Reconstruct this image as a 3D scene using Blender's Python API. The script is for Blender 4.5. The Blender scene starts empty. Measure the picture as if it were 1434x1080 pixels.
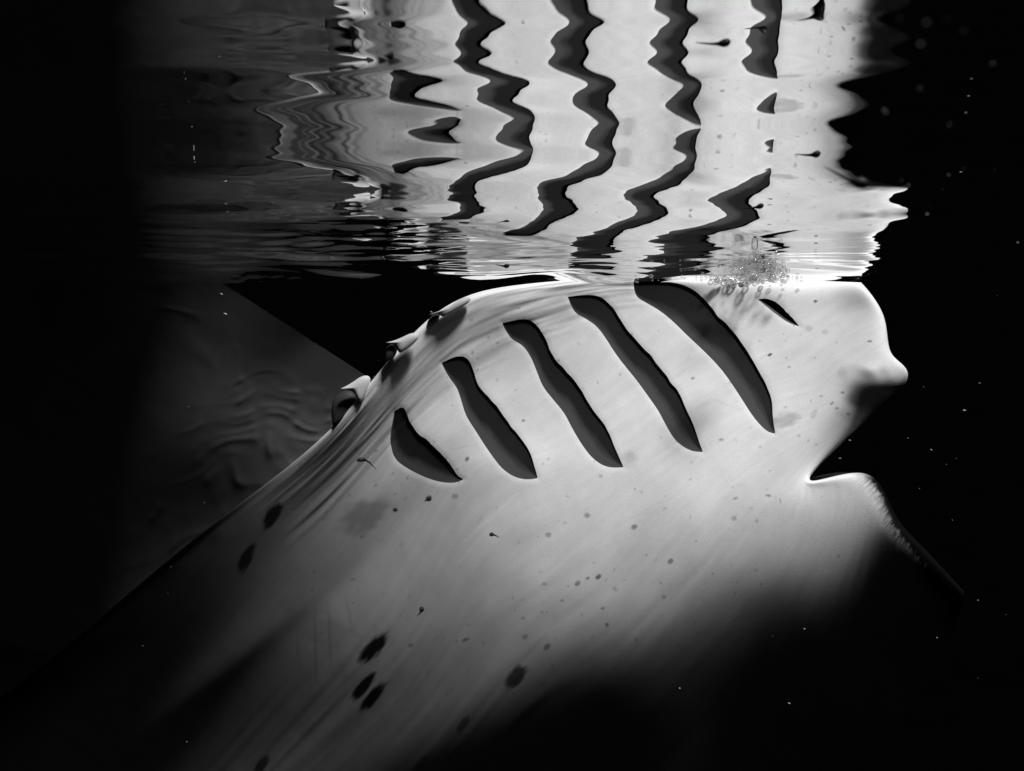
import bpy, math, random
import numpy as np

R = math.radians
random.seed(7)
rng = np.random.default_rng(7)
sc = bpy.context.scene
COL = sc.collection

# ------------------------------------------------------------------ camera
W0, H0 = 1434.0, 1080.0        # photo size
F = 1242.0                     # focal length in photo pixels
HV = 470.0                     # photo row of the level horizon
HW = 0.127                     # calm water level above the lens (m)
cd = bpy.data.cameras.new("camera")
cd.sensor_fit = 'HORIZONTAL'
cd.sensor_width = 36.0
cd.lens = 36.0 * F / W0
cd.shift_y = -(540.0 - HV) / W0
cd.clip_start = 0.02
cd.clip_end = 900
cd.dof.use_dof = True
cd.dof.focus_distance = 1.95
cd.dof.aperture_fstop = 25.0
cam = bpy.data.objects.new("camera", cd)
cam.rotation_euler = (R(90), 0, 0)
COL.objects.link(cam)
sc.camera = cam

# ------------------------------------------------------------------ sky, sun, exposure
SUN = np.array([0.25, -0.40, 0.80]); SUN /= np.linalg.norm(SUN)
elev = math.asin(SUN[2])
world = bpy.data.worlds.new("World")
sc.world = world
world.use_nodes = True
wn = world.node_tree
wn.nodes.clear()
sky = wn.nodes.new("ShaderNodeTexSky")
sky.sky_type = 'NISHITA'
sky.sun_disc = False
sky.sun_elevation = elev
sky.sun_rotation = math.atan2(SUN[0], SUN[1])
bw = wn.nodes.new("ShaderNodeRGBToBW")
bg = wn.nodes.new("ShaderNodeBackground")
bg.inputs["Strength"].default_value = 0.02
wo = wn.nodes.new("ShaderNodeOutputWorld")
wn.links.new(sky.outputs[0], bw.inputs[0])
wn.links.new(bw.outputs[0], bg.inputs[0])
wn.links.new(bg.outputs[0], wo.inputs[0])
sl = bpy.data.lights.new("sun", 'SUN')
sl.energy = 5.0
sl.angle = R(9.0)
sl.color = (1, 1, 1)
so = bpy.data.objects.new("sun", sl)
from mathutils import Vector
so.rotation_euler = Vector(SUN).to_track_quat('Z', 'Y').to_euler()
so.location = (2, -3, 6)
COL.objects.link(so)
sc.view_settings.view_transform = 'Standard'
sc.view_settings.look = 'None'
sc.view_settings.exposure = 0.0
sc.view_settings.gamma = 1.0
sc.cycles.max_bounces = 8
sc.cycles.glossy_bounces = 5
sc.cycles.transparent_max_bounces = 12
sc.cycles.caustics_reflective = False
sc.cycles.caustics_refractive = False


# ------------------------------------------------------------------ helpers
def up(u, v, d):
    """photo pixel and distance -> point in the place"""
    return np.array([(u - 717.0) / F * d, d, (HV - v) / F * d])


def proj(P):
    P = np.asarray(P)
    return np.stack([717.0 + F * P[..., 0] / P[..., 1], HV - F * P[..., 2] / P[..., 1]], -1)


def tag(o, label=None, cat=None, group=None, kind=None):
    if label: o["label"] = label
    if cat: o["category"] = cat
    if group: o["group"] = group
    if kind: o["kind"] = kind
    return o


def mesh_obj(name, verts, faces, mat, parent=None, smooth=True):
    me = bpy.data.meshes.new(name)
    me.from_pydata([tuple(map(float, v)) for v in verts], [], faces)
    if smooth:
        me.shade_smooth()
    me.materials.append(mat)
    me.update()
    o = bpy.data.objects.new(name, me)
    COL.objects.link(o)
    if parent:
        o.parent = parent
    return o


def fast_mesh(name, V, Q, mat, parent=None, smooth=True):
    """V (n,3) array, Q (m,4 or 3) array or list of both"""
    me = bpy.data.meshes.new(name)
    arrs = Q if isinstance(Q, list) else [Q]
    arrs = [np.asarray(a, dtype=np.int32) for a in arrs if len(a)]
    lens = np.concatenate([np.full(len(a), a.shape[1], dtype=np.int32) for a in arrs])
    idx = np.concatenate([a.ravel() for a in arrs]).astype(np.int32)
    me.vertices.add(len(V)); me.vertices.foreach_set("co", np.asarray(V, dtype=np.float32).ravel())
    me.loops.add(len(idx)); me.loops.foreach_set("vertex_index", idx)
    st = np.concatenate([[0], np.cumsum(lens)[:-1]]).astype(np.int32)
    me.polygons.add(len(lens)); me.polygons.foreach_set("loop_start", st)
    me.polygons.foreach_set("use_smooth", np.full(len(lens), smooth, dtype=bool))
    me.update(calc_edges=True)
    me.validate()
    me.materials.append(mat)
    o = bpy.data.objects.new(name, me)
    COL.objects.link(o)
    if parent:
        o.parent = parent
    return o


def grid_quads(ni, nj, off=0):
    a = np.arange(ni * nj).reshape(ni, nj) + off
    return np.stack([a[:-1, :-1], a[1:, :-1], a[1:, 1:], a[:-1, 1:]], -1).reshape(-1, 4)


def spline_matrix(n, t):
    """natural cubic spline through n uniform knots, evaluated at t -> (len(t), n) matrix"""
    A = np.zeros((n, n)); B = np.zeros((n, n))
    A[0, 0] = A[-1, -1] = 1
    for k in range(1, n - 1):
        A[k, k - 1:k + 2] = (1, 4, 1)
        B[k, k - 1:k + 2] = (6, -12, 6)
    M = np.linalg.solve(A, B)            # second derivatives
    t = np.asarray(t, float)
    k = np.clip(np.floor(t).astype(int), 0, n - 2)
    x = t - k
    I = np.eye(n)
    return ((1 - x)[:, None] * I[k] + x[:, None] * I[k + 1]
            + ((1 - x) ** 3 - (1 - x))[:, None] / 6 * M[k] + (x ** 3 - x)[:, None] / 6 * M[k + 1])


def sm(a, b, x):
    t = np.clip((x - a) / (b - a), 0, 1)
    return t * t * (3 - 2 * t)


def vnoise(x, y, seed=0):
    """smooth value noise for arrays"""
    xi = np.floor(x).astype(np.int64); yi = np.floor(y).astype(np.int64)
    xf = x - xi; yf = y - yi

    def h(a, b):
        n = (a * 374761393 + b * 668265263 + seed * 974634777) & 0x7fffffff
        n = ((n ^ (n >> 13)) * 1274126177) & 0x7fffffff
        return ((n ^ (n >> 16)) & 0xffff) / 65535.0
    u = xf * xf * (3 - 2 * xf); v = yf * yf * (3 - 2 * yf)
    return ((h(xi, yi) * (1 - u) + h(xi + 1, yi) * u) * (1 - v)
            + (h(xi, yi + 1) * (1 - u) + h(xi + 1, yi + 1) * u) * v)


# ------------------------------------------------------------------ materials
class NT:
    def __init__(self, name):
        self.m = bpy.data.materials.new(name)
        self.m.use_nodes = True
        self.t = self.m.node_tree
        self.t.nodes.clear()
        self.out = self.n("ShaderNodeOutputMaterial")

    def n(self, kind, **kw):
        nd = self.t.nodes.new(kind)
        for k, v in kw.items():
            setattr(nd, k, v)
        return nd

    def l(self, a, b):
        self.t.links.new(a, b)

    def val(self, nd, **kw):
        for k, v in kw.items():
            nd.inputs[k.replace("_", " ")].default_value = v
        return nd


def grey(v):
    return (v, v, v, 1)


def simple_mat(name, v, rough=0.6, spec=0.3, noise=0.25, scale=60.0, bump=0.0):
    t = NT(name)
    b = t.n("ShaderNodeBsdfPrincipled")
    b.inputs["Roughness"].default_value = rough
    b.inputs["Specular IOR Level"].default_value = spec
    tc = t.n("ShaderNodeTexCoord")
    no = t.n("ShaderNodeTexNoise")
    no.inputs["Scale"].default_value = scale
    no.inputs["Detail"].default_value = 4
    t.l(tc.outputs["Object"], no.inputs["Vector"])
    mr = t.n("ShaderNodeMapRange")
    mr.inputs["To Min"].default_value = v * (1 - noise)
    mr.inputs["To Max"].default_value = v * (1 + noise)
    t.l(no.outputs["Fac"], mr.inputs["Value"])
    t.l(mr.outputs[0], b.inputs["Base Color"])
    if bump:
        bp = t.n("ShaderNodeBump")
        bp.inputs["Strength"].default_value = bump
        bp.inputs["Distance"].default_value = 0.002
        t.l(no.outputs["Fac"], bp.inputs["Height"])
        t.l(bp.outputs[0], b.inputs["Normal"])
    t.l(b.outputs[0], t.out.inputs["Surface"])
    return t.m


def water_mat():
    t = NT("sea_surface")
    fr = t.n("ShaderNodeFresnel")
    fr.inputs["IOR"].default_value = 1.333
    tr = t.n("ShaderNodeBsdfTransparent")
    gl = t.n("ShaderNodeBsdfGlossy")
    gl.inputs["Roughness"].default_value = 0.0
    gl.inputs["Color"].default_value = grey(0.97)
    mx = t.n("ShaderNodeMixShader")
    t.l(fr.outputs[0], mx.inputs[0])
    t.l(tr.outputs[0], mx.inputs[1])
    t.l(gl.outputs[0], mx.inputs[2])
    t.l(mx.outputs[0], t.out.inputs["Surface"])
    return t.m


def skin_mat():
    t = NT("manta_skin")
    at = t.n("ShaderNodeAttribute"); at.attribute_name = "pigment"
    uv = t.n("ShaderNodeUVMap"); uv.uv_map = "skin"
    mp = t.n("ShaderNodeMapping")
    mp.inputs["Scale"].default_value = (7, 60, 1)
    t.l(uv.outputs[0], mp.inputs["Vector"])
    no = t.n("ShaderNodeTexNoise"); no.inputs["Scale"].default_value = 1.0; no.inputs["Detail"].default_value = 5
    t.l(mp.outputs[0], no.inputs["Vector"])
    mr = t.n("ShaderNodeMapRange")
    mr.inputs["From Min"].default_value = 0.3; mr.inputs["From Max"].default_value = 0.7
    mr.inputs["To Min"].default_value = 0.94; mr.inputs["To Max"].default_value = 1.03
    t.l(no.outputs["Fac"], mr.inputs["Value"])
    tc = t.n("ShaderNodeTexCoord")
    n2 = t.n("ShaderNodeTexNoise"); n2.inputs["Scale"].default_value = 11; n2.inputs["Detail"].default_value = 6
    t.l(tc.outputs["Object"], n2.inputs["Vector"])
    m2 = t.n("ShaderNodeMapRange")
    m2.inputs["From Min"].default_value = 0.3; m2.inputs["From Max"].default_value = 0.7
    m2.inputs["To Min"].default_value = 0.87; m2.inputs["To Max"].default_value = 1.02
    t.l(n2.outputs["Fac"], m2.inputs["Value"])
    a = t.n("ShaderNodeMath", operation='MULTIPLY'); t.l(mr.outputs[0], a.inputs[0]); t.l(m2.outputs[0], a.inputs[1])
    b = t.n("ShaderNodeMath", operation='MULTIPLY'); t.l(a.outputs[0], b.inputs[0]); t.l(at.outputs["Fac"], b.inputs[1])
    n4 = t.n("ShaderNodeTexNoise"); n4.inputs["Scale"].default_value = 380; n4.inputs["Detail"].default_value = 3
    t.l(tc.outputs["Object"], n4.inputs["Vector"])
    m4 = t.n("ShaderNodeMapRange")
    m4.inputs["From Min"].default_value = 0.25; m4.inputs["From Max"].default_value = 0.75
    m4.inputs["To Min"].default_value = 0.925; m4.inputs["To Max"].default_value = 1.05
    t.l(n4.outputs["Fac"], m4.inputs["Value"])
    b4 = t.n("ShaderNodeMath", operation='MULTIPLY'); t.l(b.outputs[0], b4.inputs[0]); t.l(m4.outputs[0], b4.inputs[1])
    b = b4
    bs = t.n("ShaderNodeBsdfPrincipled")
    bs.inputs["Roughness"].default_value = 0.6
    bs.inputs["Specular IOR Level"].default_value = 0.12
    t.l(b.outputs[0], bs.inputs["Base Color"])
    n3 = t.n("ShaderNodeTexNoise"); n3.inputs["Scale"].default_value = 420; n3.inputs["Detail"].default_value = 3
    t.l(tc.outputs["Object"], n3.inputs["Vector"])
    bp = t.n("ShaderNodeBump"); bp.inputs["Strength"].default_value = 0.18; bp.inputs["Distance"].default_value = 0.002
    t.l(n3.outputs["Fac"], bp.inputs["Height"])
    b2 = t.n("ShaderNodeBump"); b2.inputs["Strength"].default_value = 0.035; b2.inputs["Distance"].default_value = 0.004
    t.l(no.outputs["Fac"], b2.inputs["Height"])
    t.l(bp.outputs[0], b2.inputs["Normal"])
    t.l(b2.outputs[0], bs.inputs["Normal"])
    t.l(bs.outputs[0], t.out.inputs["Surface"])
    return t.m


def gill_mat():
    t = NT("gill_lining")
    uv = t.n("ShaderNodeUVMap"); uv.uv_map = "gill"
    sp = t.n("ShaderNodeSeparateXYZ"); t.l(uv.outputs[0], sp.inputs[0])
    # fine comb of gill rakers along the slit
    mu = t.n("ShaderNodeMath", operation='MULTIPLY'); mu.inputs[1].default_value = 420.0
    t.l(sp.outputs[0], mu.inputs[0])
    si = t.n("ShaderNodeMath", operation='SINE'); t.l(mu.outputs[0], si.inputs[0])
    bs = t.n("ShaderNodeBsdfPrincipled")
    bs.inputs["Roughness"].default_value = 0.55
    bs.inputs["Specular IOR Level"].default_value = 0.12
    cr = t.n("ShaderNodeValToRGB")  # lit rear wall and shadowed front of the slit, put into the colour
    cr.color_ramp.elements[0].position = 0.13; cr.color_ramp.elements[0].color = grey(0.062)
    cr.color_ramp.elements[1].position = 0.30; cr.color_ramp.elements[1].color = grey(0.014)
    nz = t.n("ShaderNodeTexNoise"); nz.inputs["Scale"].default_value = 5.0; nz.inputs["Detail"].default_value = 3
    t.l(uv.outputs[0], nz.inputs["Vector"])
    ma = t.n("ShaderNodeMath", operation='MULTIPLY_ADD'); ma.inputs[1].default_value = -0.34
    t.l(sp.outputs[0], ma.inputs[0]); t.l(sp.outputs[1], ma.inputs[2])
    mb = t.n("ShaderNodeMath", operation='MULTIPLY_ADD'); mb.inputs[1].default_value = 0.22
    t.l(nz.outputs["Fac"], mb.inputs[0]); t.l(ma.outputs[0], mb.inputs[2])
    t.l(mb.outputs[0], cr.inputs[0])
    t.l(cr.outputs[0], bs.inputs["Base Color"])
    bp = t.n("ShaderNodeBump"); bp.inputs["Strength"].default_value = 0.06; bp.inputs["Distance"].default_value = 0.002
    t.l(si.outputs[0], bp.inputs["Height"]); t.l(bp.outputs[0], bs.inputs["Normal"])
    t.l(bs.outputs[0], t.out.inputs["Surface"])
    return t.m


M_WATER = water_mat()
M_SKIN = skin_mat()
M_GILL = gill_mat()
M_BED = simple_mat("unlit_deep_water", 0.0006, 0.95, 0.0, 0.4, 0.3)  # near-black colour stands for deep water that no light reaches
M_DARK = simple_mat("dark_opening", 0.03, 0.6, 0.2, 0.4, 80)  # dark colour for the openings of the far slits
M_LARVA = simple_mat("larva_dark", 0.012, 0.5, 0.2, 0.3, 200)
M_SNOW = simple_mat("pale_flake", 0.3, 0.7, 0.2, 0.4, 300)

# ------------------------------------------------------------------ sea bed: basin blackened to stand for unlit deep water, rising to the surface far away
def seabed():
    rr = np.concatenate([np.linspace(0, 60, 13), np.linspace(75, 220, 12)])
    na = 64
    V, ang = [], np.linspace(0, 2 * np.pi, na, endpoint=False)
    for r in rr:
        z = -14 + 14.6 * sm(90, 220, np.array(r)) + 0.0
        for a in ang:
            V.append((r * math.cos(a), r * math.sin(a), float(z) + (0.6 * math.sin(r * .3 + 3 * a) if 5 < r < 150 else 0)))
    Q = []
    for i in range(len(rr) - 1):
        for k in range(na):
            Q.append((i * na + k, (i + 1) * na + k, (i + 1) * na + (k + 1) % na, i * na + (k + 1) % na))
    o = mesh_obj("seabed", V, Q, M_BED)
    tag(o, kind="structure")


seabed()

# ------------------------------------------------------------------ water surface
# rows (photo) against the height of the body that the ripples mirror there, for five lines of sight
SL_C = {  # centre lines of the five near slits, photo pixels (x, y)
    5: [(553, 580), (575, 625), (615, 660), (645, 675)],
    4: [(635, 508), (660, 560), (700, 610), (750, 668)],
    3: [(722, 455), (755, 500), (800, 560), (840, 610), (870, 655)],
    2: [(812, 418), (860, 465), (910, 530), (950, 585), (980, 632)],
    1: [(910, 405), (985, 440), (1040, 500), (1075, 560), (1084, 605)]}
RIP = {
    5: [(242, 572), (221, 593), (209, 612), (184, 587), (163, 572), (144, 562)],
    4: [(258, 636), (239, 698), (224, 734), (203, 725), (185, 712), (167, 728), (155, 667), (144, 679), (132, 655), (121, 698),
        (107, 640), (95, 633), (80, 645), (55, 651), (31, 648), (18, 655), (3, 667)],
    3: [(307, 760), (288, 778), (267, 766), (252, 806), (230, 861), (212, 852), (196, 831), (172, 855), (160, 861), (147, 812),
        (128, 852), (118, 858), (107, 766), (95, 809), (84, 821), (70, 763), (46, 812), (18, 788), (0, 778)],
    2: [(322, 825), (310, 898), (298, 938), (282, 907), (270, 877), (258, 913), (236, 972), (215, 987), (206, 960), (190, 987),
        (180, 1003), (170, 993), (156, 963), (143, 944), (126, 987), (114, 956), (104, 941), (97, 892), (83, 932), (69, 915),
        (52, 932), (43, 975), (31, 904), (18, 926), (6, 907)],
    1: [(324, 1000), (306, 1046), (293, 1070), (281, 1052), (260, 1067), (251, 1090), (200, 1098), (165, 1090), (152, 1067),
        (140, 1090), (120, 1095), (104, 1086), (95, 1046), (76, 1076), (61, 1086), (55, 1070), (37, 1082), (18, 1055), (0, 1061)]}
ROWS = np.arange(396.0, -60.0, -1.0)


def ripple_targets():
    cols, wts = [], []
    for k in (5, 4, 3, 2, 1):
        cx = np.array([p[0] for p in SL_C[k]], float); cy = np.array([p[1] for p in SL_C[k]], float)
        # extend centre line a little past both ends
        cx = np.concatenate([[cx[0] - (cx[1] - cx[0]) * .6], cx, [cx[-1] + 20]])
        cy = np.concatenate([[cy[0] - (cy[1] - cy[0]) * .6], cy, [cy[-1] + 40]])
        ys = np.array([p[0] for p in RIP[k]], float)
        vs = np.interp([p[1] for p in RIP[k]], cx, cy)
        if k == 5:   # upper rows follow the neighbouring line of sight, seen at the keel
            ys = np.concatenate([ys, [132, 121, 107, 95, 80, 55, 31, 10, 0]])
            vs = np.concatenate([vs, [560, 572, 528, 545, 560, 520, 555, 525, 540]])
        o = np.argsort(ys)
        ys, vs = ys[o], vs[o]
        top = ys[-1]
        # below the traced part: plain mirror image
        tail_y = np.array([345.0, 370.0, 396.0]); tail_v = np.array([430.0, 418.0, 396.0])
        keep = tail_y > ys[-1] + 12
        ys = np.concatenate([[-60, -30], ys, tail_y[keep]]); vs = np.concatenate([[560, 600], vs, tail_v[keep]])
        v = np.interp(ROWS, ys, vs)
        ker = np.hanning(17); ker /= ker.sum()
        v = np.convolve(np.pad(v, 8, mode='edge'), ker, 'valid')
        cols.append(v)
        wts.append(1 - sm(top, top + 34, ROWS))
    return np.array(cols), np.array(wts)


def ripple_profile():
    """march the line of sight from the animal towards the lens; returns Y, h"""
    T, WT = ripple_targets()
    Y = HW * F / (HV - ROWS[0]); z = HW
    ys, zs = [Y], [z]
    for n in range(len(ROWS) - 1):
        ths, ws = [], []
        for c, u in enumerate((600.0, 690.0, 810.0, 930.0, 1060.0)):
            vp = T[c, n]
            D = 2.1 - 0.00155 * (vp - 550) - 0.0004 * (u - 790)
            bz = (HV - vp) / F * D
            al = math.atan((HV - ROWS[n]) / F)
            be = math.atan2(bz - z, max(D - Y, 0.05))
            ths.append(max(-0.16, min(0.16, 0.5 * (al + be))))
            ws.append(WT[c, n] * (0.3, .9, 1.2, 1.2, .7)[c])
        th = float(np.dot(ths, ws) / max(sum(ws), 1.2))
        m = (HV - ROWS[n + 1]) / F
        Y2 = min((z - math.tan(th) * Y) / (m - math.tan(th)), Y - 1e-5)
        z = z + math.tan(th) * (Y2 - Y); Y = Y2
        ys.append(Y); zs.append(z)
    return np.array(ys)[::-1], np.array(zs)[::-1]


WAVES = [(rng.uniform(0, 2 * np.pi), lam, rng.normal(0, .55) + np.pi / 2, rng.uniform(0, 6.28))
         for lam in np.geomspace(0.025, 0.5, 26)]


CHOP = [(.17, .3, 0), (.14, 1.2, 1), (.20, 2.0, 2), (.12, 2.7, 3), (.24, 1.6, 4), (.15, .8, 5), (.11, 1.9, 2.5)]


def water_height(X, Y):
    u = 717 + F * X / np.maximum(Y, 0.2)
    # crests are not ruler straight: they bend and drift a little across the view
    Yb = Y * (1 + 0.040 * np.sin(X * 6.1 + Y * 3 + .6) + 0.018 * np.sin(X * 15 - Y * 9 + 2))
    h = np.interp(Yb, PROF[0], PROF[1])
    ymin = PROF[0][0]
    near = sm(ymin * 0.6, ymin * 1.1, Y)           # nearer than the view the swell calms down
    far = 1 - sm(1.9, 2.6, Y)
    h = HW + (h - HW) * near * far
    # wind ripples: slope grows with distance from the lens and on the left, where the water is stirred
    left = 1 - sm(520, 720, u)
    chop = np.exp(-((X + .72) / .36) ** 2 - ((Y - 2.72) / .36) ** 2)      # chop added to dapple the sunlight on the far wing, kept slight
    splash = np.exp(-((X - .47) / .13) ** 2 - ((Y - 1.78) / .28) ** 2)
    amp = 0.0016 + 0.020 * sm(0.95, 1.9, Y) + 0.06 * left * sm(0.7, 1.2, Y) + .022 * np.exp(-((X - .25) / .28) ** 2 - ((Y - 1.75) / .3) ** 2) + 0.002 * left + .10 * splash
    amp = np.where(Y < 0.0, 0.03, amp)
    r = np.zeros_like(h)
    for ph, lam, ang, p2 in WAVES:
        kx, ky = math.cos(ang) * 2 * np.pi / lam, math.sin(ang) * 2 * np.pi / lam
        r += np.sin(kx * X + ky * Y + ph) * lam / (2 * np.pi) * 0.30 * (1.2 if lam < .2 else .5)
    h = h + r * amp / 0.35 * 0.35
    cw = np.zeros_like(h)
    for q, (lam, ang, ph) in enumerate(CHOP):
        cw += np.sin((math.cos(ang) * X + math.sin(ang) * Y) * 2 * np.pi / lam + ph) * lam / (2 * np.pi)
    h = h + cw * .03 * chop
    h = h + 0.034 * np.exp(-((X + 0.85) / .42) ** 2 - ((Y - 2.5) / .5) ** 2)
    h = h + (0.008 * np.sin(X * 9.5 + 1.0) + 0.005 * np.sin(X * 21 + Y * 3)) * np.exp(-((Y - 2.1) / .35) ** 2) * (1 - sm(.3, .5, X)) + .012 * splash
    return h


PROF = ripple_profile()


def water():
    # rows: one about every 1.5 photo rows near the lens, growing outwards
    a = HW * F
    yy = [a / (HV - r) for r in np.arange(-70.0, 400.0, 1.4)]
    ys = np.concatenate([-np.geomspace(230, 0.3, 26), np.linspace(-0.25, yy[0], 14)[:-1], yy,
                         np.arange(yy[-1] + .01, 3.3, 0.009), np.arange(3.3, 4.0, .03), np.geomspace(4.1, 230, 40)])
    xs = np.concatenate([-np.geomspace(230, 2.2, 26), np.linspace(-2.15, -1.4, 60), np.linspace(-1.39, 1.0, 420),
                         np.linspace(1.02, 2.15, 70), np.geomspace(2.2, 230, 26)])
    Y, X = np.meshgrid(ys, xs, indexing='ij')
    Z = water_height(X, Y)
    fade = 1 - sm(5, 14, np.hypot(X, Y))
    Z = HW + (Z - HW) * fade
    V = np.stack([X, Y, Z], -1).reshape(-1, 3)
    Q = grid_quads(len(ys), len(xs))[:, ::-1]
    o = fast_mesh("water_surface", V, Q, M_WATER)
    tag(o, kind="structure")
    return o


water()

# ------------------------------------------------------------------ the manta ray
root = bpy.data.objects.new("manta_ray", None)
COL.objects.link(root)
tag(root, "huge pale bellied manta ray rolled against the water surface, gill slits open", "manta ray")

# control net: sections from snout (first) to tail (last); columns from behind the keel, over the gills, down the near wing
#        keel              inner            slit mid         lower mid        outer            root             wing             wing low        lower            off
NET = [
    [(1205, 396, 1.976), (1235, 440, 1.923), (1247, 497, 1.905), (1266, 532, 1.938), (1198, 604, 1.981), (1134, 672, 1.924), (1207, 663, 1.893), (1250, 715, 1.857), (1290, 765, 1.855), (1350, 830, 1.871)],
    [(1160, 394, 2.029), (1180, 432, 1.957), (1192, 498, 1.916), (1200, 548, 1.905), (1168, 603, 1.920), (1127, 675, 1.902), (1184, 684, 1.875), (1226, 740, 1.856), (1270, 800, 1.871), (1335, 885, 1.933)],
    [(1085, 392, 2.073), (1110, 430, 2.009), (1135, 505, 1.956), (1145, 556, 1.923), (1128, 610, 1.912), (1108, 682, 1.903), (1148, 722, 1.886), (1186, 780, 1.892), (1232, 850, 1.932), (1298, 950, 2.036)],
    [(970, 391, 2.115), (995, 418, 2.075), (1045, 495, 2.018), (1070, 555, 1.973), (1065, 615, 1.940), (1058, 690, 1.917), (1085, 758, 1.908), (1120, 830, 1.937), (1168, 920, 2.022), (1238, 1035, 2.164)],
    [(840, 391, 2.160), (868, 414, 2.126), (930, 495, 2.077), (970, 560, 2.024), (985, 632, 1.978), (985, 712, 1.946), (1008, 790, 1.938), (1042, 870, 1.982), (1090, 970, 2.095), (1165, 1095, 2.280)],
    [(720, 400, 2.178), (760, 440, 2.154), (820, 518, 2.122), (865, 582, 2.073), (890, 652, 2.024), (900, 738, 1.988), (922, 822, 1.979), (953, 906, 2.022), (1003, 1012, 2.152), (1075, 1140, 2.362)],
    [(610, 440, 2.179), (655, 485, 2.187), (705, 555, 2.170), (748, 612, 2.127), (775, 668, 2.084), (795, 768, 2.051), (820, 858, 2.039), (848, 945, 2.078), (885, 1050, 2.201), (935, 1190, 2.421)],
    [(507, 552, 2.209), (556, 575, 2.226), (592, 612, 2.221), (625, 648, 2.199), (655, 680, 2.170), (676, 788, 2.148), (702, 890, 2.142), (726, 980, 2.173), (753, 1080, 2.283), (793, 1230, 2.498)],
    [(414, 648, 2.299), (450, 690, 2.322), (485, 735, 2.334), (512, 770, 2.336), (535, 802, 2.326), (562, 890, 2.322), (585, 975, 2.331), (605, 1060, 2.362), (628, 1150, 2.461), (660, 1290, 2.641)],
    [(250, 778, 2.479), (300, 820, 2.512), (338, 865, 2.548), (362, 900, 2.567), (382, 930, 2.585), (415, 1000, 2.617), (440, 1070, 2.645), (462, 1145, 2.682), (490, 1240, 2.761), (525, 1370, 2.893)],
    [(60, 935, 2.730), (115, 975, 2.795), (155, 1015, 2.868), (180, 1050, 2.922), (200, 1080, 2.976), (232, 1140, 3.040), (258, 1205, 3.090), (282, 1275, 3.138), (310, 1360, 3.199), (345, 1480, 3.280)],
    [(-180, 1110, 3.066), (-110, 1150, 3.193), (-70, 1190, 3.309), (-45, 1220, 3.413), (-20, 1250, 3.507), (10, 1310, 3.590), (35, 1370, 3.664), (60, 1440, 3.727), (90, 1520, 3.776), (125, 1640, 3.810)],
]


def build_net():
    rows = []
    curl = [.55] * 6 + [.5, .4, .2, .1, .1, .1]
    drop = [.2] * 6 + [.17, .12, .06, .04, .04, .04]
    for r, c, dd in zip(NET, curl, drop):
        k = r[0]; n = r[1]
        # the back curls away behind the keel, the rear wing root has a thin edge
        hid = (k[0] * (1 - c) + n[0] * c + 6, k[1] * (1 - c) + n[1] * c, k[2] + dd)
        rows.append([hid] + list(r))
    # the snout curls away behind its outline
    front = []
    for (a, b) in zip(rows[0], rows[1]):
        front.append((a[0] * .62 + b[0] * .38, a[1] * .62 + b[1] * .38, a[2] + 0.13))
    rows = [front] + rows
    return np.array([[up(*p) for p in r] for r in rows])


CN = build_net()
NI, NJ = 680, 500
ti = np.linspace(0, CN.shape[0] - 1, NI)
tj = np.linspace(0, CN.shape[1] - 1, NJ)
SI = spline_matrix(CN.shape[0], ti)
SJ = spline_matrix(CN.shape[1], tj)
G = np.einsum('ia,abk,jb->ijk', SI, CN, SJ)
TI, TJ = np.meshgrid(ti, tj, indexing='ij')


def normals(G):
    a = np.gradient(G, axis=0); b = np.gradient(G, axis=1)
    n = np.cross(a, b)
    n /= np.linalg.norm(n, axis=-1, keepdims=True) + 1e-12
    return n


N = normals(G)
if N[300, 250, 1] > 0:
    N = -N
PX = proj(G)

# --- relief: keel folds, wing muscle streaks, soft hollows by the slit ends
u_, v_ = PX[..., 0], PX[..., 1]
keel = sm(0.9, 1.3, TJ) * (1 - sm(2.0, 2.7, TJ)) * sm(4.2, 5.4, TI) * (1 - sm(8.6, 9.6, TI))
fold = (vnoise(TI * 1.3, TJ * 8, 3) - .5) * 1.0 + (vnoise(TI * 2.1 + TJ, TJ * 19, 4) - .5) * .4
G = G + N * (keel * fold * 0.0035 * (.3 + vnoise(TI * 2.3, TJ * 4, 9)))[..., None]
wing = sm(5.0, 6.2, TJ)
cst = TJ * 1.1 - TI * .63
streak = (vnoise((TI + TJ) * .55, cst * 2.6, 5) - .5) + .45 * (vnoise((TI + TJ) * .8 + 4, cst * 7, 6) - .5)
G = G + N * (wing * streak * 0.0013 * (.25 + .75 * sm(2.2, 4.5, TI)))[..., None]
lip = 0.015 * np.exp(-((u_ - 1226) / 34) ** 2 - ((v_ - 530) / 24) ** 2)
G = G + N * (lip * sm(.3, .9, TI))[..., None]
N = normals(G); N = -N if N[300, 250, 1] > 0 else N
PX = proj(G)


def px_to_surf(pts, jmin=0.9, jmax=8.0):
    """photo pixels -> (points, normals) on the front of the body"""
    mask = (TJ > jmin) & (TJ < jmax) & (TI > 0.6)
    idx = np.argwhere(mask)
    pp = PX[mask]
    P, Nn = [], []
    for q in pts:
        d = ((pp - np.array(q)) ** 2).sum(1)
        i, j = idx[np.argmin(d)]
        i = min(max(i, 1), NI - 2); j = min(max(j, 1), NJ - 2)
        a = (PX[i + 1, j] - PX[i - 1, j]) / 2; b = (PX[i, j + 1] - PX[i, j - 1]) / 2
        J = np.array([a, b]).T
        try:
            s = np.linalg.solve(J, np.array(q) - PX[i, j])
        except np.linalg.LinAlgError:
            s = np.zeros(2)
        s = np.clip(s, -1.5, 1.5)
        P.append(G[i, j] + s[0] * (G[i + 1, j] - G[i - 1, j]) / 2 + s[1] * (G[i, j + 1] - G[i, j - 1]) / 2)
        Nn.append(N[i, j])
    return np.array(P), np.array(Nn)


def zz(x0, y0, k, pts):
    return [(x0 + k * a, y0 + k * b) for a, b in pts]


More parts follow.
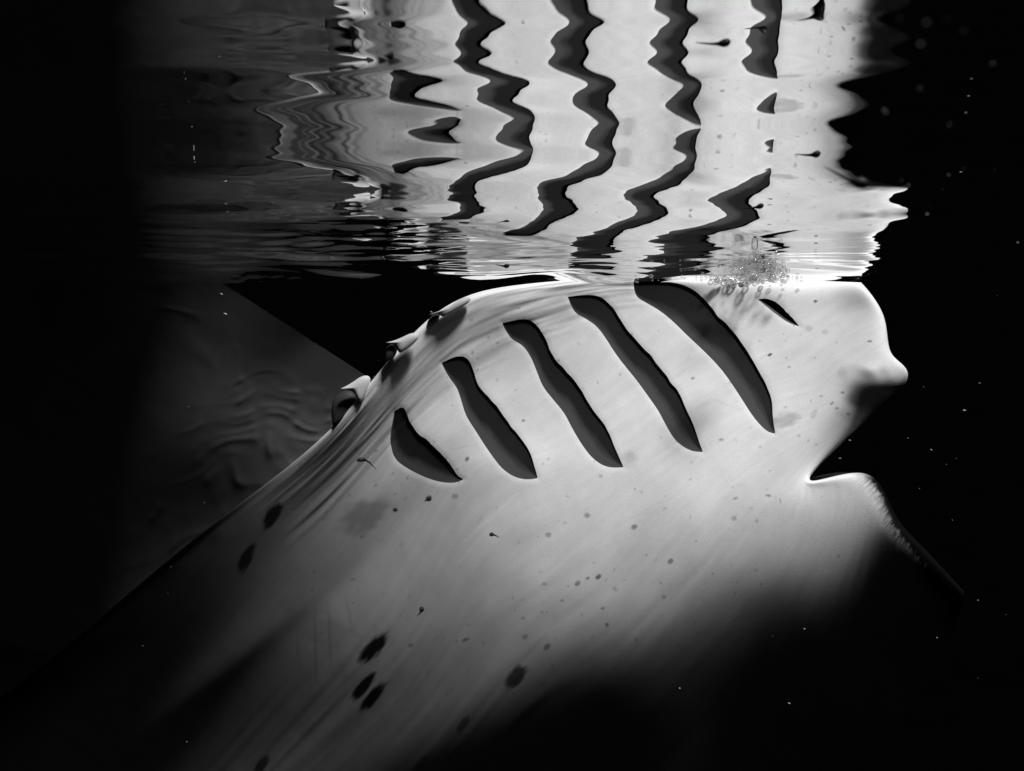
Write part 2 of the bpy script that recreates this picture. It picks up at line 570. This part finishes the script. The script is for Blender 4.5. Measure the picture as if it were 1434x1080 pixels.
def Z5(*p): return zz(640, 330, .3068, p)
def Z6(*p): return zz(1000, 330, .3056, p)
def Z4(*p): return zz(250, 300, .3068, p)
def Z7(*p): return zz(100, 600, .4463, p)


SLITS = [  # (forward edge, rear edge, depth, label)
    (Z5((805, 222), (860, 213), (940, 210), (1010, 215), (1070, 240), (1120, 275), (1170, 345), (1230, 405), (1270, 445), (1320, 520), (1370, 600), (1410, 680), (1436, 750)) + Z6((267, 820), (281, 908)),
     Z5((805, 222), (815, 280), (870, 310), (930, 345), (990, 395), (1050, 455), (1120, 520), (1180, 580), (1230, 640), (1290, 730), (1340, 810)) + Z6((205, 862), (245, 900), (281, 908)), .005, "widest gill slit, nearest the mouth, with ribbed rim"),
    (Z5((505, 280), (560, 272), (620, 270), (670, 285), (710, 325), (745, 380), (775, 430), (830, 490), (890, 555), (930, 610), (970, 660), (1015, 720), (1050, 800), (1080, 870), (1100, 930), (1122, 988)),
     Z5((505, 280), (520, 320), (540, 355), (590, 380), (640, 415), (680, 470), (720, 535), (770, 600), (820, 660), (870, 730), (920, 800), (950, 860), (990, 930), (1040, 970), (1080, 986), (1122, 988)), .005, "second gill slit from the mouth"),
    (Z5((205, 400), (260, 388), (310, 380), (350, 392), (390, 440), (415, 490), (430, 540), (470, 590), (520, 640), (555, 690), (590, 750), (640, 820), (690, 890), (710, 940), (735, 1000), (760, 1058)),
     Z5((205, 400), (225, 440), (250, 475), (300, 500), (335, 550), (360, 610), (390, 690), (440, 750), (490, 810), (520, 870), (560, 940), (610, 1010), (660, 1048), (705, 1060), (760, 1058)), .005, "middle gill slit with pale inner wall"),
    (Z4((1200, 680), (1250, 655), (1290, 645), (1325, 665), (1350, 720), (1360, 770), (1400, 820), (1426, 845)) + Z5((172, 768), (215, 830), (260, 890), (310, 950), (340, 1005), (355, 1060), (368, 1108)),
     Z4((1200, 680), (1230, 740), (1270, 790), (1290, 850), (1310, 920), (1350, 980), (1400, 1060)) + Z5((170, 1020), (205, 1065), (262, 1104), (320, 1115), (368, 1108)), .005, "fourth gill slit from the mouth"),
    (Z4((985, 900), (1018, 880), (1036, 890), (1055, 950), (1090, 1000), (1130, 1030)) + Z7((1126, 46), (1165, 85), (1195, 120), (1210, 150), (1230, 160)),
     Z4((985, 900), (975, 960), (965, 1020)) + Z7((1001, 50), (1012, 95), (1050, 125), (1110, 155), (1160, 170), (1205, 172), (1230, 160)), .005, "shortest gill slit at the rear of the near row"),
    (Z6((200, 292), (235, 287), (275, 298), (320, 335), (355, 375), (392, 417)),
     Z6((200, 292), (240, 325), (290, 365), (340, 400), (392, 417)), .03, "small gill slit of the far row by the chest"),
]


def resample(pts, n):
    p = np.array(pts, float)
    # smooth by one Chaikin pass keeping the ends
    for _ in range(2):
        q = [p[0]]
        for a, b in zip(p[:-1], p[1:]):
            q += [a * .75 + b * .25, a * .25 + b * .75]
        q.append(p[-1]); p = np.array(q)
    s = np.concatenate([[0], np.cumsum(np.linalg.norm(np.diff(p, axis=0), axis=1))])
    t = np.linspace(0, s[-1], n)
    return np.stack([np.interp(t, s, p[:, 0]), np.interp(t, s, p[:, 1])], 1)


NS = 64
EDGES = []
for k, (f, r, dep, lab) in enumerate(SLITS):
    Fe, Re = resample(f, NS), resample(r, NS)
    w = np.sin(np.linspace(0, np.pi, NS)) ** .5
    wig = (vnoise(np.linspace(0, 26, NS), np.full(NS, k * 3.1), 11) - .5) * 2.2
    Fe[:, 0] += wig * w * .8; Fe[:, 1] -= wig * w * .4
    EDGES.append((Fe, Re))

# --- pigment (belly marks are part of the animal) in photo pixels of the front face
pig = np.full((NI, NJ), 0.83)
SPOTS = [  # x, y, long radius, short radius, angle(deg, up-right), strength
    (522, 909, 30, 11, 47, .97), (509, 961, 27, 9, 51, .97), (522, 976, 27, 8.5, 51, .97), (722, 948, 22, 11, 48, .85),
    (382, 722, 24, 10, 58, .9), (345, 782, 24, 9, 62, .85), (648, 1015, 15, 6, 55, .6), (366, 1072, 18, 8, 55, .8),
    (590, 1068, 14, 6, 50, .3),
    (822, 722, 5, 4, 0, .5), (888, 738, 5, 4, 30, .6), (768, 749, 4.5, 4, 0, .45), (939, 786, 5, 4, 40, .6), (838, 808, 5, 3.5, 40, .75),
    (809, 817, 5, 4, 50, .55), (823, 810, 3, 2.5, 0, .6), (766, 906, 6, 4.5, 45, .55), (735, 892, 5, 4, 0, .4), (850, 875, 3, 3, 0, .6),
    (787, 841, 3, 2.5, 0, .4), (844, 852, 3, 2.5, 0, .5), (861, 825, 5, 2.5, -40, .3), (1028, 726, 4.5, 4, 0, .35), (1060, 730, 3, 3, 0, .3),
    (1030, 698, 4, 2, 20, .45), (1076, 694, 5, 2, -5, .5), (930, 836, 3.5, 3, 0, .4), (762, 818, 4, 3, 0, .35),
    (553, 715, 4, 3, 0, .7), (600, 698, 5, 3.5, 30, .85), (652, 896, 6, 2.5, 15, .6), (575, 904, 4, 3, 0, .5), (637, 695, 5, 4, 0, .4),
    (1052, 712, 4, 2, 0, .2), (931, 712, 4, 2, 10, .25), (841, 667, 4, 3, 0, .3), (880, 640, 10, 9, 0, .13), (1133, 460, 6, 5, 0, .22),
    (1155, 465, 5, 4, 0, .18), (1142, 422, 3, 2, 0, .8), (1218, 478, 4, 2, 0, .55), (1078, 497, 4, 2, 25, .9), (1105, 514, 3, 1.6, 0, .4),
    (1100, 570, 3, 1.5, 0, .3), (1140, 580, 9, 4, 60, .2), (1165, 565, 4, 2, 40, .5), (1172, 572, 3, 2, 0, .5), (1180, 550, 3, 2, 0, .5),
    (1150, 555, 2.5, 1.5, 0, .4), (1188, 580, 3, 2, 0, .5), (733, 589, 3, 2, 0, .6), (654, 643, 4, 3, 60, .7), (970, 530, 3, 2, 20, .5),
    (1010, 616, 4, 2, 0, .5), (948, 618, 2.5, 2, 0, .4),
]
def add_spot(x, y, a, b, ang, s):
    global pig
    m = (np.abs(PX[..., 0] - x) < a * 1.6 + 4) & (np.abs(PX[..., 1] - y) < a * 1.6 + 4) & (TJ > 0.95) & (TI > .8)
    if not m.any():
        return
    dx = PX[..., 0][m] - x; dy = -(PX[..., 1][m] - y)
    c, s_ = math.cos(R(ang)), math.sin(R(ang))
    p = dx * c + dy * s_; q = -dx * s_ + dy * c
    rr = np.sqrt((p / a) ** 2 + (np.abs(q) / b) ** 2)
    edge = (vnoise(p / a * 2.2 + x, q / b * 4.0 + y, 21) - .5) * .5 + (vnoise(p * .18 + x, q * .55, 22) - .5) * .45
    fall = 1 - sm(.62, 1.14, rr + edge * (.5 if a > 7 else .3))
    pig[m] *= 1 - s * fall


for sp in SPOTS:
    add_spot(*sp)
# soft shade along the cheek edge, painted into the skin as a dark band
mouth_shade = (1 - sm(.98, 1.5, TI + .25 * (vnoise(TJ * 9, TI * 6, 66) - .5))) * sm(3.7, 4.5, TJ) * (1 - sm(5.7, 6.05, TJ))
pig *= 1 - .95 * mouth_shade
# scattered faint freckles
for _ in range(230):
    u0, v0 = rng.uniform(420, 1180), rng.uniform(430, 1000)
    add_spot(u0, v0, rng.uniform(1.6, 3.4), rng.uniform(1.1, 2.2), rng.uniform(0, 180), rng.uniform(.12, .4))
# grey stains: before the cheek (lip shade painted in), dusky patch by the rear slit
def stain_and_shade(x, y, rx, ry, ang, s, seed):
    global pig
    dx = PX[..., 0] - x; dy = -(PX[..., 1] - y)
    c, s_ = math.cos(R(ang)), math.sin(R(ang))
    p = (dx * c + dy * s_) / rx; q = (-dx * s_ + dy * c) / ry
    rr = np.sqrt(p * p + q * q) + (vnoise(p * 3 + 5, q * 3, seed) - .5) * .5
    m = (TJ > 0.9) & (TI > .5)
    pig = np.where(m, pig * (1 - s * (1 - sm(.3, 1.15, rr))), pig)


stain_and_shade(1220, 556, 54, 42, -25, .75, 31)  # mottled lip patch, widened to paint in the shaded underside
stain_and_shade(1100, 588, 22, 12, 10, .35, 32)
stain_and_shade(512, 722, 46, 26, 25, .45, 33)
stain_and_shade(560, 590, 26, 60, 30, .0, 34)
stain_and_shade(885, 642, 12, 16, 0, .15, 35)
stain_and_shade(445, 880, 26, 60, 75, .15, 36)
kb = keel * sm(.42, .85, vnoise(TI * 1.1 + 3, TJ * 9, 41) * .7 + .3 * vnoise(TI * 2.4, TJ * 24, 42))  # dark streaks of the lit keel folds, put into the colour too
pig *= 1 - .42 * kb
def scratch(x0, y0, x1, y1, w, s):
    global pig
    a = np.array([x0, y0], float); e = np.array([x1, y1], float) - a
    m = (PX[..., 0] > min(x0, x1) - 8) & (PX[..., 0] < max(x0, x1) + 8) & (PX[..., 1] > min(y0, y1) - 8) & (PX[..., 1] < max(y0, y1) + 8) & (TJ > .95)
    q = PX[m] - a
    t = np.clip((q @ e) / (e @ e), 0, 1)
    d = np.linalg.norm(q - t[:, None] * e, axis=1)
    pig[m] *= 1 - s * np.exp(-(d / w) ** 2) * np.sin(np.pi * np.clip(t, .04, .96)) ** .5


for sx, sy, ex, ey, w, sc_ in ((440, 852, 443, 958, 1.6, .3), (459, 842, 464, 940, 1.5, .25), (484, 832, 494, 890, 1.5, .2), (415, 880, 420, 950, 1.6, .2),
                               (494, 890, 510, 892, 1.4, .2), (690, 735, 640, 790, 2.2, -.10), (726, 690, 640, 768, 2.6, -.12), (780, 870, 700, 960, 1.5, .12),
                               (610, 905, 560, 985, 1.6, .12), (820, 760, 740, 830, 1.8, -.07), (930, 700, 860, 740, 1.6, .08), (1000, 560, 1040, 575, 1.3, .1)):
    scratch(sx, sy, ex, ey, w, sc_)
for _ in range(70):
    x, y, L, a = rng.uniform(480, 1150), rng.uniform(440, 960), rng.uniform(6, 34), rng.normal(2.4, .5)
    scratch(x, y, x + L * math.cos(a), y + L * math.sin(a), rng.uniform(.8, 1.5), rng.uniform(-.08, .16))
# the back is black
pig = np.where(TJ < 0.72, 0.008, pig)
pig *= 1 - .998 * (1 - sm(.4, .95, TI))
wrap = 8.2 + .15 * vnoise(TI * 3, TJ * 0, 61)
rim = sm(8.0, 10.0, TI) * (1 - sm(1.0, 1.25 + 1.1 * sm(8.8, 10.5, TI), TJ + .1 * (vnoise(TI * 9, TJ * 3, 62) - .5)))  # black of the back widened over the keel margin as painted shade
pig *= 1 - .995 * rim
pig *= 1 - .998 * sm(8.6, 10.0, TI) * (1 - sm(1.02, 1.2, TJ))  # same painted shade on the keel edge that the sun would catch
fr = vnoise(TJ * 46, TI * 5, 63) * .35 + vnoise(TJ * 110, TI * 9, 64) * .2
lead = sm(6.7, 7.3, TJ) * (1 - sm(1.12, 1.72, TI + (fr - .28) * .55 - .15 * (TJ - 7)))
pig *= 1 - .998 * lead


def cut_slits():
    """open real holes in the skin: snap the grid to each slit outline and drop what lies inside"""
    global G, PX
    ROLL = np.zeros((NI, NJ))
    inside_all = np.zeros((NI, NJ), bool); snapped_all = np.zeros((NI, NJ), bool)
    for (Fe, Re) in EDGES:
        poly = np.concatenate([Fe, Re[::-1][1:-1]])
        lo, hi = poly.min(0) - 8, poly.max(0) + 8
        m = (PX[..., 0] > lo[0]) & (PX[..., 0] < hi[0]) & (PX[..., 1] > lo[1]) & (PX[..., 1] < hi[1]) & (TJ > 1.0) & (TJ < 6.5) & (TI > .8)
        ij = np.argwhere(m)
        i0, j0 = ij.min(0) - 1; i1, j1 = ij.max(0) + 2
        i0, j0 = max(i0, 0), max(j0, 0)
        sub = PX[i0:i1, j0:j1]
        q = sub.reshape(-1, 2)
        A = poly; B = np.roll(poly, -1, 0)
        best = np.full(len(q), 1e9); near = np.zeros_like(q); ins = np.zeros(len(q), bool)
        for a, b in zip(A, B):
            e = b - a
            t = np.clip(((q - a) @ e) / (e @ e + 1e-9), 0, 1)
            c = a + t[:, None] * e
            d = np.linalg.norm(q - c, axis=1)
            k = d < best
            best[k] = d[k]; near[k] = c[k]
            cr = ((a[1] > q[:, 1]) != (b[1] > q[:, 1])) & (q[:, 0] < (b[0] - a[0]) * (q[:, 1] - a[1]) / (b[1] - a[1] + 1e-12) + a[0])
            ins ^= cr
        sh = sub.shape[:2]
        ins = ins.reshape(sh) & m[i0:i1, j0:j1]; best = best.reshape(sh); near = near.reshape(sh + (2,))
        # the skin rolls in over the rim
        rl = np.where(ins | ~m[i0:i1, j0:j1], 0, np.clip(1 - best / 8.0, 0, 1) ** 2) * 0.0010
        rl = np.where(ins & m[i0:i1, j0:j1], 0.0010, rl)
        ROLL[i0:i1, j0:j1] = np.maximum(ROLL[i0:i1, j0:j1], rl)
        snap = np.zeros(sh, bool)
        for ax in (0, 1):
            s0 = [slice(None), slice(None)]; s1 = [slice(None), slice(None)]
            s0[ax] = slice(0, -1); s1[ax] = slice(1, None)
            s0, s1 = tuple(s0), tuple(s1)
            cross = ins[s0] != ins[s1]
            first = best[s0] <= best[s1]
            t = np.zeros(sh, bool); t[s0] |= cross & first; t[s1] |= cross & ~first
            snap |= t
        for (i, j) in np.argwhere(snap):
            I, J = i + i0, j + j0
            a = (PX[I + 1, J] - PX[I - 1, J]) / 2; b = (PX[I, J + 1] - PX[I, J - 1]) / 2
            s = np.clip(np.linalg.solve(np.array([a, b]).T, near[i, j] - PX[I, J]), -1, 1)
            G[I, J] = G[I, J] + s[0] * DI[I, J] + s[1] * DJ[I, J]
        inside_all[i0:i1, j0:j1] |= ins & ~snap
        snapped_all[i0:i1, j0:j1] |= snap
    G = G - N * np.where(snapped_all, 0.0010, ROLL)[..., None]
    PX = proj(G)
    return inside_all, snapped_all


SLIT_GEO = []
for k, ((Fe, Re), (_, _, dep, lab)) in enumerate(zip(EDGES, SLITS)):
    P1, N1 = px_to_surf(Fe, 1.0, 6.5); P0, N0 = px_to_surf(Re, 1.0, 6.5)
    SLIT_GEO.append((P0, N0, P1, N1, dep, lab))
DI = np.gradient(G, axis=0); DJ = np.gradient(G, axis=1)
ins, snp = cut_slits()

# faces
a = np.arange(NI * NJ).reshape(NI, NJ)
quads = np.stack([a[:-1, :-1], a[1:, :-1], a[1:, 1:], a[:-1, 1:]], -1).reshape(-1, 4)
insf, snf = ins.ravel(), snp.ravel()
qi = insf[quads]; qs = snf[quads]
n_in = qi.sum(1)
keepq = quads[(n_in == 0) & (qs.sum(1) < 4)]
tri = []
for q, fi, fs in zip(quads[(n_in == 1)], qi[n_in == 1], qs[n_in == 1]):
    k = int(np.argmax(fi))
    r = [q[(k + 1) % 4], q[(k + 2) % 4], q[(k + 3) % 4]]
    if not (fs[(k + 1) % 4] and fs[(k + 2) % 4] and fs[(k + 3) % 4]):
        tri.append(r)
tri = np.array(tri, dtype=np.int32).reshape(-1, 3)

# --- the dark back of the body and near wing (coarse), closing the solid
st = 10
bi = np.unique(np.append(np.arange(0, NI, st), NI - 1)); bj = np.unique(np.append(np.arange(0, NJ, st), NJ - 1))
thick = 0.16 * np.sqrt(np.clip(np.minimum(TI / 4, 1), 0, 1)) * (1 - .75 * sm(4.5, 10, TJ))
thick *= sm(0, .8, TI) * sm(0, .6, TJ)
BK = (G + thick[..., None] * np.array([-.1, .98, -.1]))[np.ix_(bi, bj)]
BQ = grid_quads(len(bi), len(bj), NI * NJ)[:, ::-1]
pb = np.full(len(bi) * len(bj), 0.008)

# --- far wing, reaching back and left to the surface
FW = [[(80, 246, 2.450), (220, 337, 2.607), (365, 431, 2.713), (437, 477, 2.772), (512, 526, 2.829), (600, 584, 2.906)],
      [(0, 340, 2.636), (140, 420, 2.724), (290, 500, 2.795), (372, 545, 2.846), (466, 592, 2.902), (560, 640, 2.950)],
      [(-80, 470, 2.921), (60, 530, 2.926), (215, 600, 2.935), (310, 640, 2.958), (420, 675, 2.993), (520, 720, 3.024)],
      [(-140, 650, 3.301), (0, 690, 3.240), (140, 740, 3.195), (240, 770, 3.168), (350, 790, 3.140), (460, 830, 3.117)],
      [(-200, 850, 3.774), (-60, 880, 3.685), (80, 920, 3.587), (170, 940, 3.477), (270, 960, 3.355), (380, 980, 3.226)]]
FC = np.array([[up(*p) for p in r] for r in FW])
edge = FC[0] + (FC[0] - FC[1]) * .6
FC = np.concatenate([edge[None], FC])
fa, fb = 260, 260
tfa = np.linspace(1, 5, fa); tfb = np.linspace(0, 5, fb)
FG = np.einsum('ia,abk,jb->ijk', spline_matrix(6, tfa), FC, spline_matrix(6, tfb))
FN = normals(FG)
if FN[100, 100, 1] > 0: FN = -FN
FA, FB = np.meshgrid(tfa, tfb, indexing='ij')
wx = FB * 5.4 + FA * 1.7 + 1.1 * np.sin(FA * 3.1 + FB * 1.7) + .6 * np.sin(FA * 7.3 - FB * 4.9 + 1)
wy = FA * 8.6 - FB * 1.2 + 1.0 * np.sin(FB * 4.3 + .5) + .6 * np.sin(FB * 9.1 + FA * 3.7)
rel = np.sin(wx * 1.5) * np.sin(wy * 1.3 + .6 * np.sin(wx)) + .5 * np.sin(wx * 2.9 + 1 + .5 * np.sin(wy)) * np.sin(wy * 2.7)  # made-up relief, so that grazing sun breaks up like caustic light
rel = np.exp(1.3 * rel) / 3.0 * (.15 + 1.1 * sm(2.0, 3.6, FB) * sm(1.3, 2.2, FA) + .3 * sm(.3, .8, vnoise(FB * 2.1, FA * 2.3, 77)))
FG = FG + FN * (rel * 0.0007 * sm(1.0, 1.8, FA))[..., None]
fo = NI * NJ + len(pb)
FQ = grid_quads(fa, fb, fo)
FBK = (FG + (0.09 * sm(1, 2.5, FA))[..., None] * np.array([0, 1, 0]))[::10, ::10]
fo2 = fo + fa * fb
FBQ = grid_quads(FBK.shape[0], FBK.shape[1], fo2)[:, ::-1]

V = np.concatenate([G.reshape(-1, 3), BK.reshape(-1, 3), FG.reshape(-1, 3), FBK.reshape(-1, 3)])
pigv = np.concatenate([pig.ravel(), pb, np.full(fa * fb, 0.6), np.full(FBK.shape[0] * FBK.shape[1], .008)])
uvv = np.concatenate([np.stack([(TI + TJ), cst], -1).reshape(-1, 2) / 10.0, np.zeros((len(pb), 2)),
                      np.stack([FB, FA], -1).reshape(-1, 2) / 10.0, np.zeros((FBK.shape[0] * FBK.shape[1], 2))])
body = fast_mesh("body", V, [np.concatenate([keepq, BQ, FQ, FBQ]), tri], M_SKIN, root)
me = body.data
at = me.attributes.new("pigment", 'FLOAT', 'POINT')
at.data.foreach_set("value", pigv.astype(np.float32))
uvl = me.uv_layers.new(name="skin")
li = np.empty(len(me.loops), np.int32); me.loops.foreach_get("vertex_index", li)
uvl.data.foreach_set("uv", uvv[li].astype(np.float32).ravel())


# --- gill slits: dark pockets that run forward under the next flap
def gill_slit(geo):
    P0, N0, P1, N1, dep, lab = geo
    n = len(P0); m = 16
    V, uv = [], []
    env = np.sin(np.linspace(0, np.pi, n)) ** .6
    for k in range(n):
        ax = P1[k] - P0[k]; wd = np.linalg.norm(ax)
        ax = ax / (wd + 1e-9)
        nn = N0[k] + N1[k]; nn /= np.linalg.norm(nn)
        d = dep * env[k] * min(1.0, wd / .03 + .15)
        for q in range(m):
            s = q / (m - 1)
            if q == 0: off, de = -.004, .0017
            elif q == 1: off, de = .0, .0019
            else:
                x = (q - 1) / (m - 2)
                off = (wd + .030 * env[k]) * x
                de = .0022 + d * (1 - (1 - min(x * 1.25, 1)) ** 2.0) ** 1.0
            V.append(P0[k] + ax * off - nn * de)
            uv.append((k / (n - 1), s))
    o = fast_mesh("gill_slit", np.array(V), grid_quads(n, m), M_GILL, root)
    o["label"] = lab
    ul = o.data.uv_layers.new(name="gill")
    li = np.empty(len(o.data.loops), np.int32); o.data.loops.foreach_get("vertex_index", li)
    ul.data.foreach_set("uv", np.array(uv)[li].astype(np.float32).ravel())
    return o


for g in SLIT_GEO:
    gill_slit(g)


def skin_piece(name, poly, d, pigv, bulge, label=None, mat=None):
    """small fleshy tongue: lens-shaped solid from a photo outline at its own distance"""
    p = resample(list(poly) + [poly[0]], 41)[:-1]
    c = p.mean(0)
    V, Q = [], []
    n = len(p); rings = (1.0, .92, .7, .4)
    for side in (-1, 1):
        for r in rings:
            for q in p:
                w = c + (q - c) * r
                V.append(up(w[0], w[1], d + side * bulge * math.sqrt(max(0, 1 - r * r))))
        V.append(up(c[0], c[1], d + side * bulge))
    m = n * len(rings) + 1
    F_ = []
    for s_ in (0, 1):
        o = s_ * m
        for k in range(len(rings) - 1):
            for i in range(n):
                f = (o + k * n + i, o + k * n + (i + 1) % n, o + (k + 1) * n + (i + 1) % n, o + (k + 1) * n + i)
                F_.append(f if s_ else f[::-1])
        for i in range(n):
            f = (o + (len(rings) - 1) * n + i, o + (len(rings) - 1) * n + (i + 1) % n, o + m - 1)
            F_.append(f if s_ else f[::-1])
    ob = mesh_obj(name, V, F_, mat or M_SKIN, root)
    a = ob.data.attributes.new("pigment", 'FLOAT', 'POINT')
    a.data.foreach_set("value", np.full(len(V), pigv, np.float32))
    ob.data.uv_layers.new(name="skin")
    if label:
        ob["label"] = label
    return ob


# far row of gill slits, seen edge on past the keel; dark solids stand for their dark openings
skin_piece("gill_slit", [(466, 598), (463, 570), (470, 553), (484, 546), (496, 549), (502, 560), (500, 574), (484, 592)], 2.24, .03, .015, "black rear slit of the far row, seen edge on", M_DARK)
skin_piece("gill_slit", [(540, 508), (538, 492), (545, 482), (553, 483), (557, 490), (552, 502)], 2.17, .03, .012, "black slit of the far row peeping over the keel", M_DARK)
skin_piece("gill_slit", [(598, 452), (604, 441), (612, 438), (618, 442), (608, 454)], 2.17, .03, .012, "small black slit of the far row on the skyline", M_DARK)
skin_piece("gill_flap", [(476, 545), (490, 538), (510, 524), (522, 530), (506, 566), (500, 560), (496, 549), (486, 545)], 2.205, .55, .01)
skin_piece("gill_flap", [(540, 480), (556, 476), (580, 464), (590, 472), (560, 498), (556, 488), (550, 482)], 2.155, .5, .01)
skin_piece("gill_flap", [(600, 441), (625, 432), (652, 414), (664, 420), (622, 446), (614, 440)], 2.15, .45, .01)

# ------------------------------------------------------------------ larvae drifting in the water
def larva(head, tail, d, r, label, bend=.15, d2=None):
    a = up(head[0], head[1], d); b = up(tail[0], tail[1], d2 or d * 1.01)
    L = np.linalg.norm(b - a); ax = (b - a) / L
    side = np.cross(ax, (0, 1, 0)); side /= np.linalg.norm(side); up_ = np.cross(side, ax)
    rr = r * d / F
    V, Q = [], []
    prof = [(0.0, .05), (.03, .55), (.08, .9), (.15, 1.0), (.23, .92), (.31, .62), (.39, .40), (.55, .30), (.75, .20), (.92, .12), (1.0, .03)]
    n = 10
    for t, w in prof:
        c = a + ax * (t - .15) * L + side * math.sin(t * 4.2) * bend * rr * 2
        fl = 1.0 if t < .35 else .55
        for k in range(n):
            q = 2 * math.pi * k / n
            V.append(c + side * math.cos(q) * rr * w + up_ * math.sin(q) * rr * w * fl)
    for i in range(len(prof) - 1):
        for k in range(n):
            Q.append((i * n + k, i * n + (k + 1) % n, (i + 1) * n + (k + 1) % n, (i + 1) * n + k))
    Q.append(tuple(range(n))[::-1]); Q.append(tuple((len(prof) - 1) * n + k for k in range(n)))
    base = np.array(a)
    o = mesh_obj("fish_larva", [v - base for v in V], Q, M_LARVA)
    o.location = tuple(base)
    tag(o, label, "larva", "dark larvae drifting in the water")
    return o


larva((1016, 59), (966, 62), .335, 6.0, "plump dark larva with tail pointing left, highest among the mirrored slits")
larva((1144, 215), (1108, 218), .47, 5.0, "small dark larva with thin straight tail near the mirrored head")
larva((1207, 255), (1142, 231), .24, 8.0, "large slanting dark larva at the right edge of the mirrored belly")
larva((1065, 288), (1034, 294), .58, 3.8, "dark larva crossing the lowest mirrored slit")
larva((547, 77), (536, 79), .33, 5.5, "stubby dark larva left of the mirrored slits")
larva((710, 372), (690, 371), 1.15, 3.2, "lone dark larva just under the surface above the keel")
larva((590, 853), (584, 866), 1.25, 3.6, "upright dark larva above the three belly spots")
larva((504, 646), (534, 657), 1.4, 3.4, "curved dark larva beside the rearmost gill slit", .6)
larva((688, 749), (702, 753), 1.3, 3.0, "tiny dark larva over the pale wing below the middle slits")
larva((601, 698), (592, 704), 1.35, 3.4, "tiny dark larva under the rearmost gill slit")
larva((553, 714), (559, 716), 1.35, 2.6, "smallest dark larva left of the rearmost slit's lower tip")


# ------------------------------------------------------------------ drifting flakes (marine snow)
def snow():
    pts = [(1289, 62, 2.6), (1297, 32, 2.0), (1260, 26, 1.8), (1390, 89, 2.2), (1288, 124, 1.9), (1240, 157, 2.3), (1238, 153, 1.5),
           (1330, 175, 1.4), (1272, 260, 2.2), (1266, 262, 1.4), (1298, 300, 2.2), (1225, 274, 1.5), (1215, 289, 1.5), (1328, 245, 1.5),
           (1350, 236, 1.2), (1425, 340, 1.5), (1350, 575, 1.8), (1304, 630, 1.6), (1190, 617, 1.4), (1176, 642, 1.3),
           (316, 440, 2.2), (310, 412, 1.5), (604, 437, 1.5), (1105, 985, 1.5), (952, 964, 1.5)]
    for _ in range(50):
        u, v = rng.uniform(150, 1434), rng.uniform(0, 1080)
        if rng.uniform() < .4: u = rng.uniform(1180, 1434)
        pts.append((u, v, min(1.5, rng.exponential(.35) + .35)))
    V, T = [], []
    ico = [(0, 0, 1), (0, 0, -1), (1, 0, 0), (-1, 0, 0), (0, 1, 0), (0, -1, 0)]
    fc = [(0, 2, 4), (0, 4, 3), (0, 3, 5), (0, 5, 2), (1, 4, 2), (1, 3, 4), (1, 5, 3), (1, 2, 5)]
    for u, v, r in pts:
        lim = 1.7 if v > 400 else HW * F / (HV - v) * .8
        d = rng.uniform(.3, .42) * lim if v < 400 else rng.uniform(.7, 1.7)
        c = up(u, v, d); q = r * d / F * (.75 if v < 330 else 1)
        a = rng.uniform(-.5, .2); st = rng.uniform(1.0, 2.2)
        o = len(V)
        for x, y, z in ico:
            x, z = x * st, z * .75
            V.append(c + q * np.array([x * math.cos(a) - z * math.sin(a), y, x * math.sin(a) + z * math.cos(a)]) * rng.uniform(.8, 1.2))
        T += [(o + i, o + j, o + k) for i, j, k in fc]
    ob = mesh_obj("drifting_flakes", V, T, M_SNOW)
    tag(ob, "tiny pale specks of debris drifting in the dark water", "debris", kind="stuff")


snow()


# ------------------------------------------------------------------ froth where the chest breaks the surface
def bubble_mat():
    t = NT("air_bubble")
    fr = t.n("ShaderNodeFresnel"); fr.inputs["IOR"].default_value = 0.752
    tr = t.n("ShaderNodeBsdfTransparent")
    gl = t.n("ShaderNodeBsdfGlossy"); gl.inputs["Roughness"].default_value = 0.02
    mx = t.n("ShaderNodeMixShader")
    t.l(fr.outputs[0], mx.inputs[0]); t.l(tr.outputs[0], mx.inputs[1]); t.l(gl.outputs[0], mx.inputs[2])
    df = t.n("ShaderNodeBsdfDiffuse"); df.inputs["Color"].default_value = grey(.7)
    m2 = t.n("ShaderNodeMixShader"); m2.inputs[0].default_value = .12
    t.l(mx.outputs[0], m2.inputs[1]); t.l(df.outputs[0], m2.inputs[2])
    t.l(m2.outputs[0], t.out.inputs["Surface"])
    return t.m


def froth():
    bm_v, bm_f = [], []
    nu, nv = 12, 8
    for _ in range(760):
        a = rng.uniform()
        if a < .9:
            u = 1056 + rng.normal(0, 26); v = 394 - rng.uniform() ** 1.3 * (36 * max(0, 1 - abs(u - 1058) / 52) + 7)
        else:
            u = 1090 - min(200, rng.exponential(60)); v = 393 - rng.exponential(11)
        d = 1.95
        for _k in range(6):          # where this line of sight meets the surface
            x = (u - 717) / F * d
            hh = float(water_height(np.array([[x]]), np.array([[d]]))[0, 0])
            d = .5 * d + .5 * min(max(hh * F / (HV - v), 1.2), 2.06)
        r = min(.009, .0009 + rng.exponential(.0015))
        x = (u - 717) / F * d
        c = np.array([x, d, float(water_height(np.array([[x]]), np.array([[d]]))[0, 0]) - r * rng.uniform(.9, 2.2)])
        o = len(bm_v)
        for i in range(nv + 1):
            th = math.pi * i / nv
            for k in range(nu):
                ph = 2 * math.pi * k / nu
                bm_v.append(c + r * np.array([math.sin(th) * math.cos(ph), math.sin(th) * math.sin(ph), math.cos(th) * .85]))
        for i in range(nv):
            for k in range(nu):
                bm_f.append((o + i * nu + k, o + (i + 1) * nu + k, o + (i + 1) * nu + (k + 1) % nu, o + i * nu + (k + 1) % nu))
    ob = fast_mesh("froth", np.array(bm_v), np.array(bm_f), bubble_mat())
    tag(ob, "froth of small air bubbles where the chest meets the surface", "froth", kind="stuff")


froth()
